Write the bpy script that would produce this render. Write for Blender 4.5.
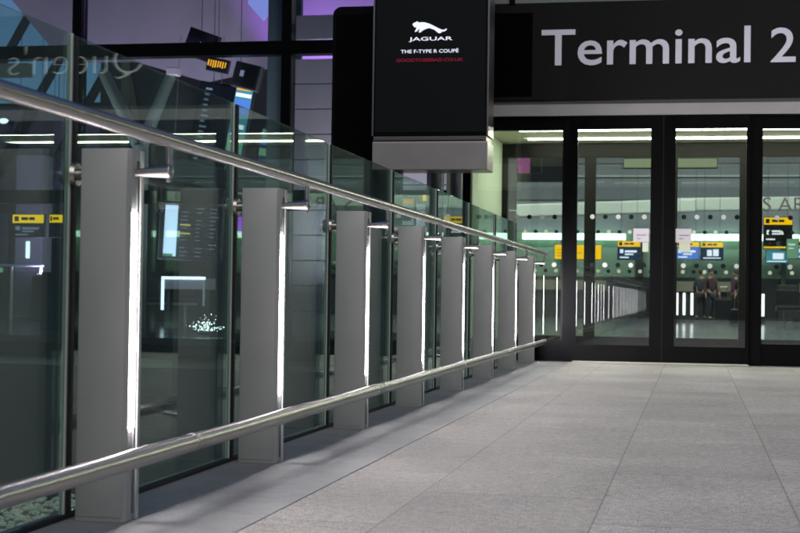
import bpy, bmesh, math, random
from mathutils import Vector, Matrix
random.seed(7)
R = math.radians
for o in list(bpy.data.objects): bpy.data.objects.remove(o)
SC = bpy.context.scene
COL = SC.collection

# ------------------------------------------------------------------ camera
cd = bpy.data.cameras.new('camera')
cam = bpy.data.objects.new('camera', cd); COL.objects.link(cam)
F, YAW, PIT, ROL = 1473.2, .1977, .0192, .0142
fw = Vector((-math.sin(YAW)*math.cos(PIT), math.cos(YAW)*math.cos(PIT), math.sin(PIT)))
r0 = Vector((math.cos(YAW), math.sin(YAW), 0)); u0 = r0.cross(fw)
rr = r0*math.cos(ROL)+u0*math.sin(ROL); uu = -r0*math.sin(ROL)+u0*math.cos(ROL)
cam.matrix_world = Matrix(((rr.x, uu.x, -fw.x, 0), (rr.y, uu.y, -fw.y, 0), (rr.z, uu.z, -fw.z, .6), (0, 0, 0, 1)))
cd.sensor_width = 36; cd.lens = F*36/800; cd.clip_start = .05; cd.clip_end = 2000
cd.dof.use_dof = True; cd.dof.focus_distance = 7.0; cd.dof.aperture_fstop = 8
SC.camera = cam

# ------------------------------------------------------------------ dusk sky and a very soft weak sun
SUN_EL, SUN_AZ = 40, 160
w = bpy.data.worlds.new('World'); SC.world = w; w.use_nodes = True
wn = w.node_tree; bg = wn.nodes['Background']
sky = wn.nodes.new('ShaderNodeTexSky'); sky.sky_type = 'NISHITA'; sky.sun_disc = False
sky.sun_elevation = R(SUN_EL); sky.sun_rotation = R(SUN_AZ); sky.altitude = 50; sky.ozone_density = 8; sky.dust_density = .2
wn.links.new(sky.outputs[0], bg.inputs[0]); bg.inputs[1].default_value = .05
sd = bpy.data.lights.new('sun', 'SUN'); sd.energy = .9; sd.angle = R(50); sd.color = (1, .925, .78)
sun = bpy.data.objects.new('sun', sd); COL.objects.link(sun)
sun.rotation_euler = (R(90-SUN_EL), 0, R(180-SUN_AZ))
SC.view_settings.view_transform = 'Standard'; SC.view_settings.look = 'None'
SC.view_settings.exposure = .22; SC.view_settings.gamma = 1
SC.cycles.use_denoising = True
SC.cycles.max_bounces = 10; SC.cycles.transparent_max_bounces = 32
SC.cycles.diffuse_bounces = 3; SC.cycles.glossy_bounces = 5
SC.cycles.sample_clamp_indirect = 4; SC.cycles.sample_clamp_direct = 18
SC.cycles.caustics_reflective = False

# ------------------------------------------------------------------ materials
MATS = {}
def mat(name, col, rough=.5, metal=0, spec=.5, noise=0, nscale=20, bump=0, bscale=60, emit=None, es=0, aniso=None, coat=0):
    if name in MATS: return MATS[name]
    m = bpy.data.materials.new(name); m.use_nodes = True; n = m.node_tree.nodes; L = m.node_tree.links
    b = n['Principled BSDF']
    b.inputs['Base Color'].default_value = (*col, 1); b.inputs['Roughness'].default_value = rough
    b.inputs['Metallic'].default_value = metal; b.inputs['Specular IOR Level'].default_value = spec
    b.inputs['Coat Weight'].default_value = coat
    tc = n.new('ShaderNodeTexCoord')
    if noise:
        t = n.new('ShaderNodeTexNoise'); t.inputs['Scale'].default_value = nscale; t.inputs['Detail'].default_value = 6
        mp = n.new('ShaderNodeMapping'); L.new(tc.outputs['Object'], mp.inputs[0])
        if aniso: mp.inputs['Scale'].default_value = aniso
        L.new(mp.outputs[0], t.inputs[0])
        mr = n.new('ShaderNodeMapRange'); mr.inputs[1].default_value = .3; mr.inputs[2].default_value = .7
        mr.inputs[3].default_value = 1-noise; mr.inputs[4].default_value = 1+noise
        L.new(t.outputs[0], mr.inputs[0])
        mx = n.new('ShaderNodeVectorMath'); mx.operation = 'SCALE'; mx.inputs[0].default_value = col
        L.new(mr.outputs[0], mx.inputs['Scale']); L.new(mx.outputs[0], b.inputs['Base Color'])
        ml = n.new('ShaderNodeMath'); ml.operation = 'MULTIPLY'; ml.inputs[1].default_value = rough
        L.new(mr.outputs[0], ml.inputs[0]); L.new(ml.outputs[0], b.inputs['Roughness'])
    if bump:
        t = n.new('ShaderNodeTexNoise'); t.inputs['Scale'].default_value = bscale; t.inputs['Detail'].default_value = 4
        L.new(tc.outputs['Object'], t.inputs[0])
        bp = n.new('ShaderNodeBump'); bp.inputs['Strength'].default_value = bump; bp.inputs['Distance'].default_value = .002
        L.new(t.outputs[0], bp.inputs['Height']); L.new(bp.outputs[0], b.inputs['Normal'])
    if emit:
        b.inputs['Emission Color'].default_value = (*emit, 1); b.inputs['Emission Strength'].default_value = es
    MATS[name] = m; return m

def glass(name, tint, refl=1.0, ior=1.5, haze=0, hcol=(.3, .35, .33), wobble=0, rcol=(1, 1, 1)):
    m = bpy.data.materials.new(name); m.use_nodes = True; n = m.node_tree.nodes; L = m.node_tree.links
    n.remove(n['Principled BSDF']); out = n['Material Output']
    tr = n.new('ShaderNodeBsdfTransparent'); tr.inputs[0].default_value = (*tint, 1)
    gl = n.new('ShaderNodeBsdfGlossy'); gl.inputs['Roughness'].default_value = 0.0; gl.inputs[0].default_value = (*rcol, 1)
    fr = n.new('ShaderNodeFresnel'); ge = n.new('ShaderNodeNewGeometry')
    mr = n.new('ShaderNodeMapRange'); mr.inputs[3].default_value = ior; mr.inputs[4].default_value = 1/ior
    L.new(ge.outputs['Backfacing'], mr.inputs[0]); L.new(mr.outputs[0], fr.inputs[0])
    mx = n.new('ShaderNodeMixShader'); L.new(fr.outputs[0], mx.inputs[0]); L.new(tr.outputs[0], mx.inputs[1]); L.new(gl.outputs[0], mx.inputs[2])
    last = mx
    if haze:
        df = n.new('ShaderNodeBsdfDiffuse'); df.inputs[0].default_value = (*hcol, 1)
        m2 = n.new('ShaderNodeMixShader'); m2.inputs[0].default_value = haze
        tc2 = n.new('ShaderNodeTexCoord'); t2 = n.new('ShaderNodeTexNoise'); t2.inputs['Scale'].default_value = 3.5; t2.inputs['Detail'].default_value = 8
        L.new(tc2.outputs['Object'], t2.inputs[0]); r2 = n.new('ShaderNodeMapRange'); r2.inputs[1].default_value = .35; r2.inputs[2].default_value = .75
        r2.inputs[3].default_value = haze*.35; r2.inputs[4].default_value = haze*2.2; L.new(t2.outputs[0], r2.inputs[0]); L.new(r2.outputs[0], m2.inputs[0])
        L.new(mx.outputs[0], m2.inputs[1]); L.new(df.outputs[0], m2.inputs[2]); last = m2
    if wobble:
        tc = n.new('ShaderNodeTexCoord'); t = n.new('ShaderNodeTexNoise'); t.inputs['Scale'].default_value = 1.1; t.inputs['Detail'].default_value = 1
        L.new(tc.outputs['Object'], t.inputs[0]); bp = n.new('ShaderNodeBump'); bp.inputs['Strength'].default_value = wobble
        bp.inputs['Distance'].default_value = .02
        L.new(t.outputs[0], bp.inputs['Height']); L.new(bp.outputs[0], gl.inputs['Normal'])
    L.new(last.outputs[0], out.inputs[0]); MATS[name] = m; return m

def emis(name, col, s, modulate=None):
    m = bpy.data.materials.new(name); m.use_nodes = True; n = m.node_tree.nodes; L = m.node_tree.links
    b = n['Principled BSDF']; b.inputs['Base Color'].default_value = (.004, .004, .004, 1); b.inputs['Specular IOR Level'].default_value = .15
    b.inputs['Emission Color'].default_value = (*col, 1); b.inputs['Emission Strength'].default_value = s
    if modulate:
        tc = n.new('ShaderNodeTexCoord'); sx = n.new('ShaderNodeSeparateXYZ'); L.new(tc.outputs['Object'], sx.inputs[0])
        a = n.new('ShaderNodeMath'); a.operation = 'MULTIPLY'; a.inputs[1].default_value = 2*math.pi/modulate
        L.new(sx.outputs[2], a.inputs[0]); c = n.new('ShaderNodeMath'); c.operation = 'SINE'; L.new(a.outputs[0], c.inputs[0])
        d = n.new('ShaderNodeMath'); d.operation = 'MULTIPLY_ADD'; d.inputs[1].default_value = s*.45; d.inputs[2].default_value = s
        L.new(c.outputs[0], d.inputs[0]); L.new(d.outputs[0], b.inputs['Emission Strength'])
    MATS[name] = m; return m

def floor_mat(name, col, joints, speck, rough, gloss=.5):
    """granite paving; joint lines at the given X positions plus faint cross joints"""
    m = bpy.data.materials.new(name); m.use_nodes = True; n = m.node_tree.nodes; L = m.node_tree.links
    b = n['Principled BSDF']; tc = n.new('ShaderNodeTexCoord')
    def noise(sc, det=4, v=None):
        t = n.new('ShaderNodeTexNoise'); t.inputs['Scale'].default_value = sc; t.inputs['Detail'].default_value = det
        L.new(v or tc.outputs['Object'], t.inputs[0]); return t.outputs[0]
    def math_(op, a, b_=None, c=None):
        t = n.new('ShaderNodeMath'); t.operation = op
        for i, x in enumerate((a, b_, c)):
            if x is None: continue
            if isinstance(x, (int, float)): t.inputs[i].default_value = x
            else: L.new(x, t.inputs[i])
        return t.outputs[0]
    def rng(x, a, b_, c, d):
        t = n.new('ShaderNodeMapRange'); L.new(x, t.inputs[0])
        for i, v in enumerate((a, b_, c, d)): t.inputs[i+1].default_value = v
        return t.outputs[0]
    fine = rng(noise(170, 2), .35, .65, 1-speck, 1+speck)
    mid = rng(noise(38, 5), .35, .65, 1-speck*.45, 1+speck*.45)
    big = rng(noise(1.7, 6), .35, .65, .86, 1.10)
    mp = n.new('ShaderNodeMapping'); mp.inputs['Scale'].default_value = (1, 1, 1); L.new(tc.outputs['Object'], mp.inputs[0])
    st = rng(noise(14, 6, mp.outputs[0]), .3, .7, .93, 1.06)
    vo = n.new('ShaderNodeTexVoronoi'); vo.inputs['Scale'].default_value = 62; L.new(tc.outputs['Object'], vo.inputs[0])
    dk = rng(vo.outputs['Distance'], .10, .26, 1-speck*1.3, 1)
    k = math_('MULTIPLY', math_('MULTIPLY', fine, mid), math_('MULTIPLY', math_('MULTIPLY', big, st), dk))
    if joints:
        sx = n.new('ShaderNodeSeparateXYZ'); L.new(tc.outputs['Object'], sx.inputs[0])
        x0, dx, dy = joints
        u = math_('DIVIDE', math_('SUBTRACT', sx.outputs[0], x0), dx)
        row = math_('FLOOR', u); fu = math_('FRACT', u)
        du = math_('MULTIPLY', math_('MINIMUM', fu, math_('SUBTRACT', 1, fu)), dx)
        v = math_('ADD', math_('DIVIDE', sx.outputs[1], dy), math_('MULTIPLY', row, .43))
        fv = math_('FRACT', v); dv = math_('MULTIPLY', math_('MINIMUM', fv, math_('SUBTRACT', 1, fv)), dy)
        wob = math_('MULTIPLY', noise(30, 2), .002)
        ju = rng(math_('ADD', du, wob), .0022, .0042, .48, 1); jv = rng(math_('ADD', dv, wob), .0025, .006, .50, 1)
        v2 = n.new('ShaderNodeTexVoronoi'); v2.inputs['Scale'].default_value = 2.3; L.new(tc.outputs['Object'], v2.inputs[0])
        gum = rng(math_('ADD', v2.outputs['Distance'], math_('MULTIPLY', noise(25, 2), .02)), .030, .045, .66, 1)
        stain = rng(noise(.55, 5), .30, .46, .84, 1)
        k = math_('MULTIPLY', k, math_('MULTIPLY', gum, stain))
        # each slab slightly different
        wn_ = n.new('ShaderNodeTexWhiteNoise'); wn_.noise_dimensions = '2D'
        cx = n.new('ShaderNodeCombineXYZ'); L.new(row, cx.inputs[0]); L.new(math_('FLOOR', v), cx.inputs[1]); L.new(cx.outputs[0], wn_.inputs['Vector'])
        tv = rng(wn_.outputs['Value'], 0, 1, .88, 1.09)
        k = math_('MULTIPLY', k, math_('MULTIPLY', math_('MULTIPLY', ju, jv), tv))
    sc = n.new('ShaderNodeVectorMath'); sc.operation = 'SCALE'; sc.inputs[0].default_value = col; L.new(k, sc.inputs['Scale'])
    L.new(sc.outputs[0], b.inputs['Base Color'])
    b.inputs['Specular IOR Level'].default_value = gloss
    L.new(rng(noise(8, 5), .3, .7, rough-.06, rough+.08), b.inputs['Roughness'])
    bp = n.new('ShaderNodeBump'); bp.inputs['Strength'].default_value = .25; bp.inputs['Distance'].default_value = .001
    L.new(fine, bp.inputs['Height']); L.new(bp.outputs[0], b.inputs['Normal'])
    MATS[name] = m; return m

M = mat
m_black = M('black_frame', (.003, .003, .0033), .40, spec=.05, noise=.15, nscale=3)
m_black2 = M('black_panel', (.0045, .0045, .005), .45, spec=.1, noise=.1, nscale=4)
m_inner = M('dark_grey_frame', (.009, .009, .008), .4, spec=.08)
m_post = M('grey_coated_metal', (.53, .525, .505), .45, metal=.15, noise=.05, nscale=5, bump=.05, bscale=300)
m_fin = M('pale_aluminium', (.62, .62, .62), .35, metal=.5)
m_steel = M('brushed_steel', (.57, .53, .51), .27, metal=1, noise=.02, nscale=25, aniso=(1, .05, 1))
m_steel2 = M('satin_steel', (.5, .47, .44), .33, metal=1)
m_ledge = M('grey_fascia', (.36, .345, .33), .5, noise=.05, nscale=3)
m_ledge2 = M('dark_grey_fascia', (.10, .10, .10), .5)
m_gasket = M('black_rubber', (.006, .006, .006), .6)
m_edge = M('glass_edge_glow', (.85, .88, .82), .3)  # white colour stands in for light along the glass edge
m_silver = M('silver_housing', (.62, .57, .53), .32, metal=.55, noise=.05, nscale=4)
m_letter = M('pale_sign_letter', (.62, .61, .68), .5, emit=(.62, .6, .72), es=.12)
m_queen = M('glowing_grey_letter', (.5, .5, .5), .5, emit=(.8, .8, .8), es=.35)  # unlit letters, given a glow of their own
m_led = emis('led_diffuser', (1.0, .95, .98), 340, modulate=.012)
m_strip = emis('ceiling_strip_light', (1.0, 1.0, .80), 62)
m_glass = glass('balustrade_glass', (.83, .92, .88), wobble=.02, haze=.05, hcol=(.38, .50, .44), ior=1.62, rcol=(.90, 1, .95))
m_dglass = glass('door_glass', (.90, .93, .92), haze=.004, ior=1.85)
m_cglass = glass('curtain_wall_glass', (.84, .88, .90), wobble=.4)
m_vwall = M('vestibule_wall_green_white', (.55, .66, .50), .45)
m_vceil = M('vestibule_ceiling', (.74, .76, .58), .5)
m_dot_l = M('pale_dot_film', (.55, .58, .52), .6)
m_dot_d = M('dark_dot_film', (.008, .014, .012), .8, spec=.1)
m_yellow = emis('backlit_yellow', (1.0, .56, .0), 1.5)
m_yellow2 = emis('bright_backlit_yellow', (1.0, .58, .0), 1.5)
m_dimtext = emis('dim_text', (.35, .4, .6), .55)
m_navy = emis('backlit_navy', (.02, .06, .14), .7)
m_blue = emis('backlit_blue', (.10, .25, .75), 1.2)
m_white = emis('backlit_white', (.8, .88, 1.0), 1.6)
m_sgreen = emis('backlit_green', (.35, .75, .45), .55)
m_cyan = emis('screen_teal', (.10, .42, .55), .8)
m_lime = emis('backlit_pale_lime', (.62, .72, .42), .5)
m_bulk = M('mauve_grey_panel', (.30, .28, .34), .5, noise=.06, nscale=1)
m_bulk2 = M('blue_grey_bulkhead', (.27, .30, .33), .5, noise=.08, nscale=.6)
m_greenwall = M('green_back_painted_glass', (.28, .42, .32), .25, noise=.12, nscale=.8)
m_pale = M('pale_fascia', (.60, .66, .60), .5)
m_dark = M('charcoal', (.03, .032, .035), .5)
m_rod = M('grey_rod', (.14, .16, .17), .6)
m_paper = M('white_notice', (.55, .52, .55), .6)
m_ink = M('dark_ink', (.03, .03, .04), .6)
m_cfloor = floor_mat('polished_terrazzo', (.07, .073, .075), None, .12, .14)
m_floor = floor_mat('granite_paving', (.44, .412, .375), (.284, .5446, 1.15), .42, .62, .3)
m_kerb = floor_mat('smooth_granite_edge', (.32, .32, .315), None, .12, .5, .3)
m_ground = M('asphalt', (.05, .05, .05), .8, noise=.2, nscale=8)
m_concrete = M('concrete', (.25, .25, .24), .7, noise=.1, nscale=5)

# ------------------------------------------------------------------ builders
class MB:
    def __init__(s): s.b = bmesh.new()
    def box(s, x0, x1, y0, y1, z0, z1, bev=0):
        r = bmesh.ops.create_cube(s.b, size=1)['verts']
        for v in r:
            v.co = Vector((x0+(v.co.x+.5)*(x1-x0), y0+(v.co.y+.5)*(y1-y0), z0+(v.co.z+.5)*(z1-z0)))
        if bev:
            es = {e for v in r for e in v.link_edges}
            bmesh.ops.bevel(s.b, geom=list(es), offset=bev, segments=2, affect='EDGES', profile=.5)
        return s
    def cyl(s, a, c, r1, r2=None, seg=20, cap=True):
        a, c = Vector(a), Vector(c); d = c-a; r2 = r1 if r2 is None else r2
        q = d.to_track_quat('Z', 'Y').to_matrix().to_4x4()
        bmesh.ops.create_cone(s.b, cap_ends=cap, segments=seg, radius1=r1, radius2=r2, depth=d.length,
                              matrix=Matrix.Translation((a+c)/2) @ q)
        return s
    def tube(s, pts, r, seg=12):
        pts = [Vector(p) for p in pts]; rings = []
        for i, p in enumerate(pts):
            t = (pts[min(i+1, len(pts)-1)]-pts[max(i-1, 0)]).normalized()
            q = t.to_track_quat('Z', 'Y')
            rings.append([s.b.verts.new(p+q @ Vector((r*math.cos(k*2*math.pi/seg), r*math.sin(k*2*math.pi/seg), 0))) for k in range(seg)])
        for A, B in zip(rings, rings[1:]):
            for k in range(seg): s.b.faces.new((A[k], A[(k+1) % seg], B[(k+1) % seg], B[k]))
        s.b.faces.new(rings[0][::-1]); s.b.faces.new(rings[-1]); return s
    def prism(s, pts, y0, y1):
        """pts in XZ, extruded along Y"""
        a = [s.b.verts.new((x, y0, z)) for x, z in pts]; c = [s.b.verts.new((x, y1, z)) for x, z in pts]
        s.b.faces.new(a); s.b.faces.new(c[::-1]); n = len(pts)
        for i in range(n): s.b.faces.new((a[i], c[i], c[(i+1) % n], a[(i+1) % n]))
        return s
    def disc(s, x, y, z, r, t=.0015, seg=20): return s.cyl((x, y-t/2, z), (x, y+t/2, z), r, seg=seg)
    def sphere(s, c, r, sub=2, scale=(1, 1, 1)):
        g = bmesh.ops.create_icosphere(s.b, subdivisions=sub, radius=r)['verts']
        for v in g: v.co = Vector((v.co.x*scale[0]+c[0], v.co.y*scale[1]+c[1], v.co.z*scale[2]+c[2]))
        return s
    def build(s, name, m, parent=None, smooth=False, loc=None):
        bmesh.ops.recalc_face_normals(s.b, faces=s.b.faces)
        me = bpy.data.meshes.new(name); s.b.to_mesh(me); s.b.free()
        return link(name, me, m, parent, smooth)
def link(name, me, m, parent=None, smooth=False):
    me.materials.append(m)
    if smooth:
        for p in me.polygons: p.use_smooth = True
        try: me.set_sharp_from_angle(angle=R(40))
        except Exception: pass
    o = bpy.data.objects.new(name, me); COL.objects.link(o)
    if parent: o.parent = parent
    return o
def tag(o, label=None, cat=None, group=None, kind=None):
    if label: o['label'] = label
    if cat: o['category'] = cat
    if group: o['group'] = group
    if kind: o['kind'] = kind
    return o
def thing(name, label, cat, loc=(0, 0, 0), group=None):
    o = bpy.data.objects.new(name, None); COL.objects.link(o); o.location = loc; o.empty_display_size = .2
    return tag(o, label, cat, group)
def copy_tree(o, parent=None):
    c = o.copy(); COL.objects.link(c)
    if parent is not None: c.parent = parent
    for ch in list(o.children): copy_tree(ch, c)
    return c
def text_mesh(body, size, extrude=.004, offset=0, sx=1.0, spacing=1.0, align='LEFT'):
    cu = bpy.data.curves.new('lettering', 'FONT'); cu.body = body; cu.size = size; cu.extrude = extrude
    cu.offset = offset; cu.space_character = spacing; cu.align_x = align; cu.resolution_u = 4
    ob = bpy.data.objects.new('lettering', cu); COL.objects.link(ob)
    bpy.context.view_layer.update()
    me = bpy.data.meshes.new_from_object(ob.evaluated_get(bpy.context.evaluated_depsgraph_get()))
    bpy.data.objects.remove(ob); me.materials.clear()
    # stand it upright facing -Y
    for v in me.vertices: v.co = Vector((v.co.x*sx, -v.co.z, v.co.y))
    me.update(); return me
def put_text(name, body, x, y, z, size, m, parent, fit=None, **k):
    me = text_mesh(body, size, **k)
    if fit:   # fit = (width, height) of the whole mesh
        xs = [v.co.x for v in me.vertices]; zs = [v.co.z for v in me.vertices]
        a, b = min(xs), min(zs); fx = fit[0]/(max(xs)-a) if fit[0] else 1; fz = fit[1]/(max(zs)-b) if fit[1] else fx
        if not fit[0]: fx = fz
        for v in me.vertices: v.co.x = (v.co.x-a)*fx; v.co.z = (v.co.z-b)*fz
    for v in me.vertices: v.co += Vector((x, y, z))
    return link(name, me, m, parent)
def light(name, kind, loc, energy, col, size=None, rot=None, sizey=None, spot=None, parent=None):
    d = bpy.data.lights.new(name, kind); d.energy = energy; d.color = col
    if kind == 'AREA':
        d.size = size
        if sizey: d.shape = 'RECTANGLE'; d.size_y = sizey
    if kind in ('SPOT', 'POINT') and size: d.shadow_soft_size = size
    if spot: d.spot_size = R(spot); d.spot_blend = .6
    o = bpy.data.objects.new(name, d); COL.objects.link(o); o.location = loc
    if rot: o.rotation_euler = rot
    if parent: o.parent = parent
    return o
ORD = ['nearest', 'second', 'third', 'fourth', 'fifth', 'sixth', 'seventh', 'eighth']

# ------------------------------------------------------------------ the setting
FY, IY, CY_ = 13.776, 16.85, 18
tag(MB().box(-300, 300, -200, 400, -4.3, -4.2).build('ground', m_ground), kind='structure')
tag(MB().box(-1.119, 7.2, -16, 13.70, -.35, 0).build('pavement', m_floor), kind='structure')
tag(MB().box(-1.68, -1.124, -16, 13.70, -.35, 0).build('kerb', m_kerb), kind='structure')
tag(MB().box(-1.124, -1.119, -16, 13.70, -.35, -.006).build('paving_joint', m_gasket), kind='structure')

# ------------------------------------------------------------------ balustrade posts
BAY, Y0 = 1.3963, 3.602
XR, XL, PD, PH = -1.4394, -1.5746, .086, .9707
def make_post():
    t = thing('lit_post', '', 'balustrade post', (0, 0, 0), 'lit grey posts of the glass balustrade')
    b = MB(); b.box(XL, XR, 0, PD, 0, PH, .003)
    b.build('post_body', m_post, t, True)
    MB().box(XL+.005, XR-.007, -.0022, -.0004, .014, PH-.012, .0006).build('front_plate', m_post, t, True)
    MB().box(XR-.006, XR+.0063, -.0006, .0018, .004, PH-.003).build('strip_cover', m_post, t)
    MB().box(XR+.0005, XR+.006, .0040, .046, .243, .805, .001).build('light_strip', m_led, t)
    f = MB(); f.box(XR+.0005, XR+.0066, .066, PD-.001, .002, PH-.002, .001)
    f.build('side_flange', m_fin, t)
    MB().box(XR+.0005, XR+.0025, .050, .0625, .02, PH-.03).build('channel_liner', m_ledge2, t)
    a = MB(); a.cyl((XR-.01, .042, .909), (XR+.094, .042, .913), .0085, .0185, 24)
    a.sphere((XR+.094, .042, .913), .0185, 3, (.45, 1, 1))
    arm = a.build('bracket_arm', m_steel2, t, True)
    MB().cyl((-1.349, .042, .93), (-1.349, .042, .992), .0085, seg=16).build('bracket_stem', m_steel2, arm, True)
    MB().cyl((-1.349, .042, .885), (-1.349, .042, .90), .006, seg=12).build('bracket_screw', m_steel2, arm, True)
    c = MB(); c.cyl((-1.60, .042, .905), (XL, .042, .905), .016); c.cyl((-1.611, .042, .905), (-1.600, .042, .905), .034, .030, 28)
    d = c.build('glass_clamp', m_steel2, t, True)
    MB().cyl((-1.642, .042, .905), (-1.629, .042, .905), .029, .034, 28).build('outer_disc', m_steel2, d, True)
    l = MB(); l.cyl((XR-.005, .03, .155), (-1.375, .03, .168), .007, .009, 12); l.box(-1.40, -1.36, .012, .048, .196, .200)
    l.build('lower_bracket', m_steel2, t, True)
    return t
p0 = make_post()
for k in range(-10, 8):
    o = p0 if k == -10 else copy_tree(p0)
    o.location = (0, Y0+k*BAY, 0)
    if k >= 0:
        o['label'] = {0: 'nearest lit grey post of the balustrade, largest in the picture, at the left',
                      7: 'farthest lit grey post of the balustrade, just in front of the black facade'}.get(
            k, f'{ORD[k]} lit grey post of the balustrade counted from the near left one')
    else:
        o['label'] = 'lit balustrade post behind the photographer, seen only as a reflection in the door glass'
# glass panels
def make_panel():
    t = thing('glass_balustrade', '', 'glass balustrade', (0, 0, 0), 'clear glass panels of the balustrade')
    MB().box(-1.6285, -1.6185, .010, BAY-.020, .012, 1.276, .001).build('pane', m_glass, t)
    MB().box(-1.6300, -1.6165, BAY-.019, BAY-.0093, .012, 1.277).build('edge_glow', m_edge, t)  # glass edge strip, its glow put in as white colour
    MB().box(-1.6183, -1.607, BAY-.0092, BAY+.0078, .012, 1.270).build('vertical_gasket', m_gasket, t)
    MB().box(-1.634, -1.606, .0, BAY-.001, .001, .0115).build('bottom_gasket', m_gasket, t)
    return t
g0 = make_panel()
YC = Y0+.042
for k in range(-11, 7):
    o = g0 if k == -11 else copy_tree(g0)
    o.location = (0, YC+k*BAY, 0)
    if k >= 0:
        o['label'] = f'clear glass panel between the {ORD[k]} and {ORD[k+1]} lit posts'
    elif k == -1:
        o['label'] = 'clear glass panel at the left edge of the picture, before the nearest lit post'
    else:
        o['label'] = 'glass balustrade panel behind the photographer, seen only reflected in the doors'
# rails
t = thing('handrail', 'long round brushed steel handrail along the top of the balustrade', 'handrail', (-1.349, 0, .995))
def rail_mesh(x, z, r, y0, y1, joints):
    b = MB(); b.tube([(x, y0+(y1-y0)*i/24, z) for i in range(25)], r, 32); return b
o = rail_mesh(0, 0, .0195, -12, 13.55, None).build('rail', m_steel, t, True)
c = MB(); c.sphere((0, 13.55, 0), .0195, 3, (1, .5, 1)); c.build('end_cap', m_steel, t, True)
t = thing('bumper_rail', 'thick round steel rail running low above the floor beside the posts', 'low rail', (-1.349, 0, .187))
o = rail_mesh(0, 0, .0245, -12, 13.55, None).build('rail', m_steel, t, True)
MB().sphere((0, 13.55, 0), .0245, 3, (1, .5, 1)).build('end_cap', m_steel, t, True)
for yy in (3.86, 6.25, 8.65, 11.0, 1.2, -1.5):
    MB().cyl((0, yy-.004, 0), (0, yy+.004, 0), .0256, seg=32).build('joint_ring', m_steel2, t, True)

# ------------------------------------------------------------------ entrance facade
E0 = thing('terminal_entrance', 'black framed glazed entrance screen under the terminal sign', 'entrance', (0, FY, 0))
def B(name, m, x0, x1, y0, y1, z0, z1, parent=E0, bev=0):   # box given in world coordinates
    L0 = parent_loc(parent)
    return MB().box(x0-L0[0], x1-L0[0], y0-L0[1], y1-L0[1], z0-L0[2], z1-L0[2], bev).build(name, m, parent)
def parent_loc(p):
    v = Vector((0, 0, 0))
    while p: v += p.location; p = p.parent
    return v
B('header', m_black, -2.19, 7.2, FY, FY+.12, 2.286, 2.43)
B('jamb', m_black, -2.19, -2.09, FY, FY+.12, 0, 2.284)
for x0, x1 in ((-1.21, -1.117), (.482, .595), (1.27, 1.38), (2.06, 2.29), (2.97, 3.08), (3.76, 3.87), (4.55, 4.66), (5.34, 5.45), (6.13, 6.24), (7.1, 7.2)):
    B('mullion', m_black, x0, x1, FY, FY+.12, 0, 2.284)
def fixed(x0, x1, bot=.20):
    B('bottom_rail', m_black, x0+.002, x1-.002, FY+.02, FY+.10, 0.002, bot)
    B('top_rail', m_black, x0+.002, x1-.002, FY+.02, FY+.10, 2.165, 2.283)
    p = B('pane', m_dglass, x0+.004, x1-.004, FY+.05, FY+.06, bot+.001, 2.164)
    dots(x0, x1, FY+.047, p)
def dots(x0, x1, y, parent, phase=-1.058, zs=((1.35, 0), (.903, 1)), r=.022):
    if x0 > 1.3: return      # the panes far outside the picture carry none
    L0 = parent_loc(parent); pr = {}
    i0 = math.ceil((x0+.03-phase)/.119); i1 = math.floor((x1-.03-phase)/.119)
    for z, odd in zs:
        for i in range(i0, i1+1):
            x = phase+i*.119; d = (i+odd) % 2 == 0
            if d not in pr: o = pr[d] = MB().disc(0, 0, 0, r).build('marking_dot', m_dot_d if d else m_dot_l, parent)
            else: o = pr[d].copy(); COL.objects.link(o)
            o.location = (x-L0[0], y-L0[1], z-L0[2])
for a, b in ((-2.09, -1.21), (.595, 1.27), (1.38, 2.06), (2.29, 2.97), (3.08, 3.76), (3.87, 4.55), (4.66, 5.34), (5.45, 6.13), (6.24, 7.1)): fixed(a, b)
B('inner_bead', m_inner, -1.225, -1.2105, FY+.01, FY+.045, .2, 2.16)
def door(x0, x1, sl, sr, label):
    d = bpy.data.objects.new('sliding_door', None); COL.objects.link(d); d.parent = E0; d.location = (x0, .0, 0); d['label'] = label
    y0, y1 = FY-.035, FY-.003
    B('stile', m_black, x0, x0+sl, y0, y1, .012, 2.283, d); B('stile', m_black, x1-sr, x1, y0, y1, .012, 2.283, d)
    B('bottom_rail', m_black, x0+sl, x1-sr, y0+.001, y1-.001, .012, .165, d)
    B('top_rail', m_black, x0+sl, x1-sr, y0+.001, y1-.001, 2.162, 2.282, d)
    p = B('pane', m_dglass, x0+sl+.001, x1-sr-.001, y0+.012, y0+.022, .166, 2.161, d)
    dots(x0+sl, x1-sr, y0+.0095, d)
    return d
dl = door(-1.117, -.298, .037, .111, 'left sliding glass door leaf')
MB().box(.817, .8245, -.03, -.008, .012, 2.282).build('meeting_seal', m_gasket, dl)
dr = door(-.292, .482, .108, .032, 'right sliding glass door leaf')
for d, x, f in ((dl, -.562, 0), (dr, -.178, 0)):
    a = B('door_notice', m_paper, x, x+.142, FY-.030, FY-.0275, 1.118, 1.242, d)
    for i, (s, zz) in enumerate((('Automatic', 1.175), ('door', 1.145))):
        me = put_text('notice_lettering', s, x+.03-d.location.x, -.0315, zz, .022, m_ink, a, fit=(.09 if i == 0 else .04, None), extrude=.0005)
        me.parent = a
    x2 = x+.085 if d is dl else x+.032
    a = B('door_notice', M('pale_green_notice', (.5, .56, .42), .6), x2, x2+(.055 if d is dl else .10), FY-.030, FY-.0275, 1.028, 1.115, d)
B('threshold', M('pale_threshold', (.45, .45, .38), .5), -1.11, .485, FY-.062, FY-.037, .001, .008)
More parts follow.
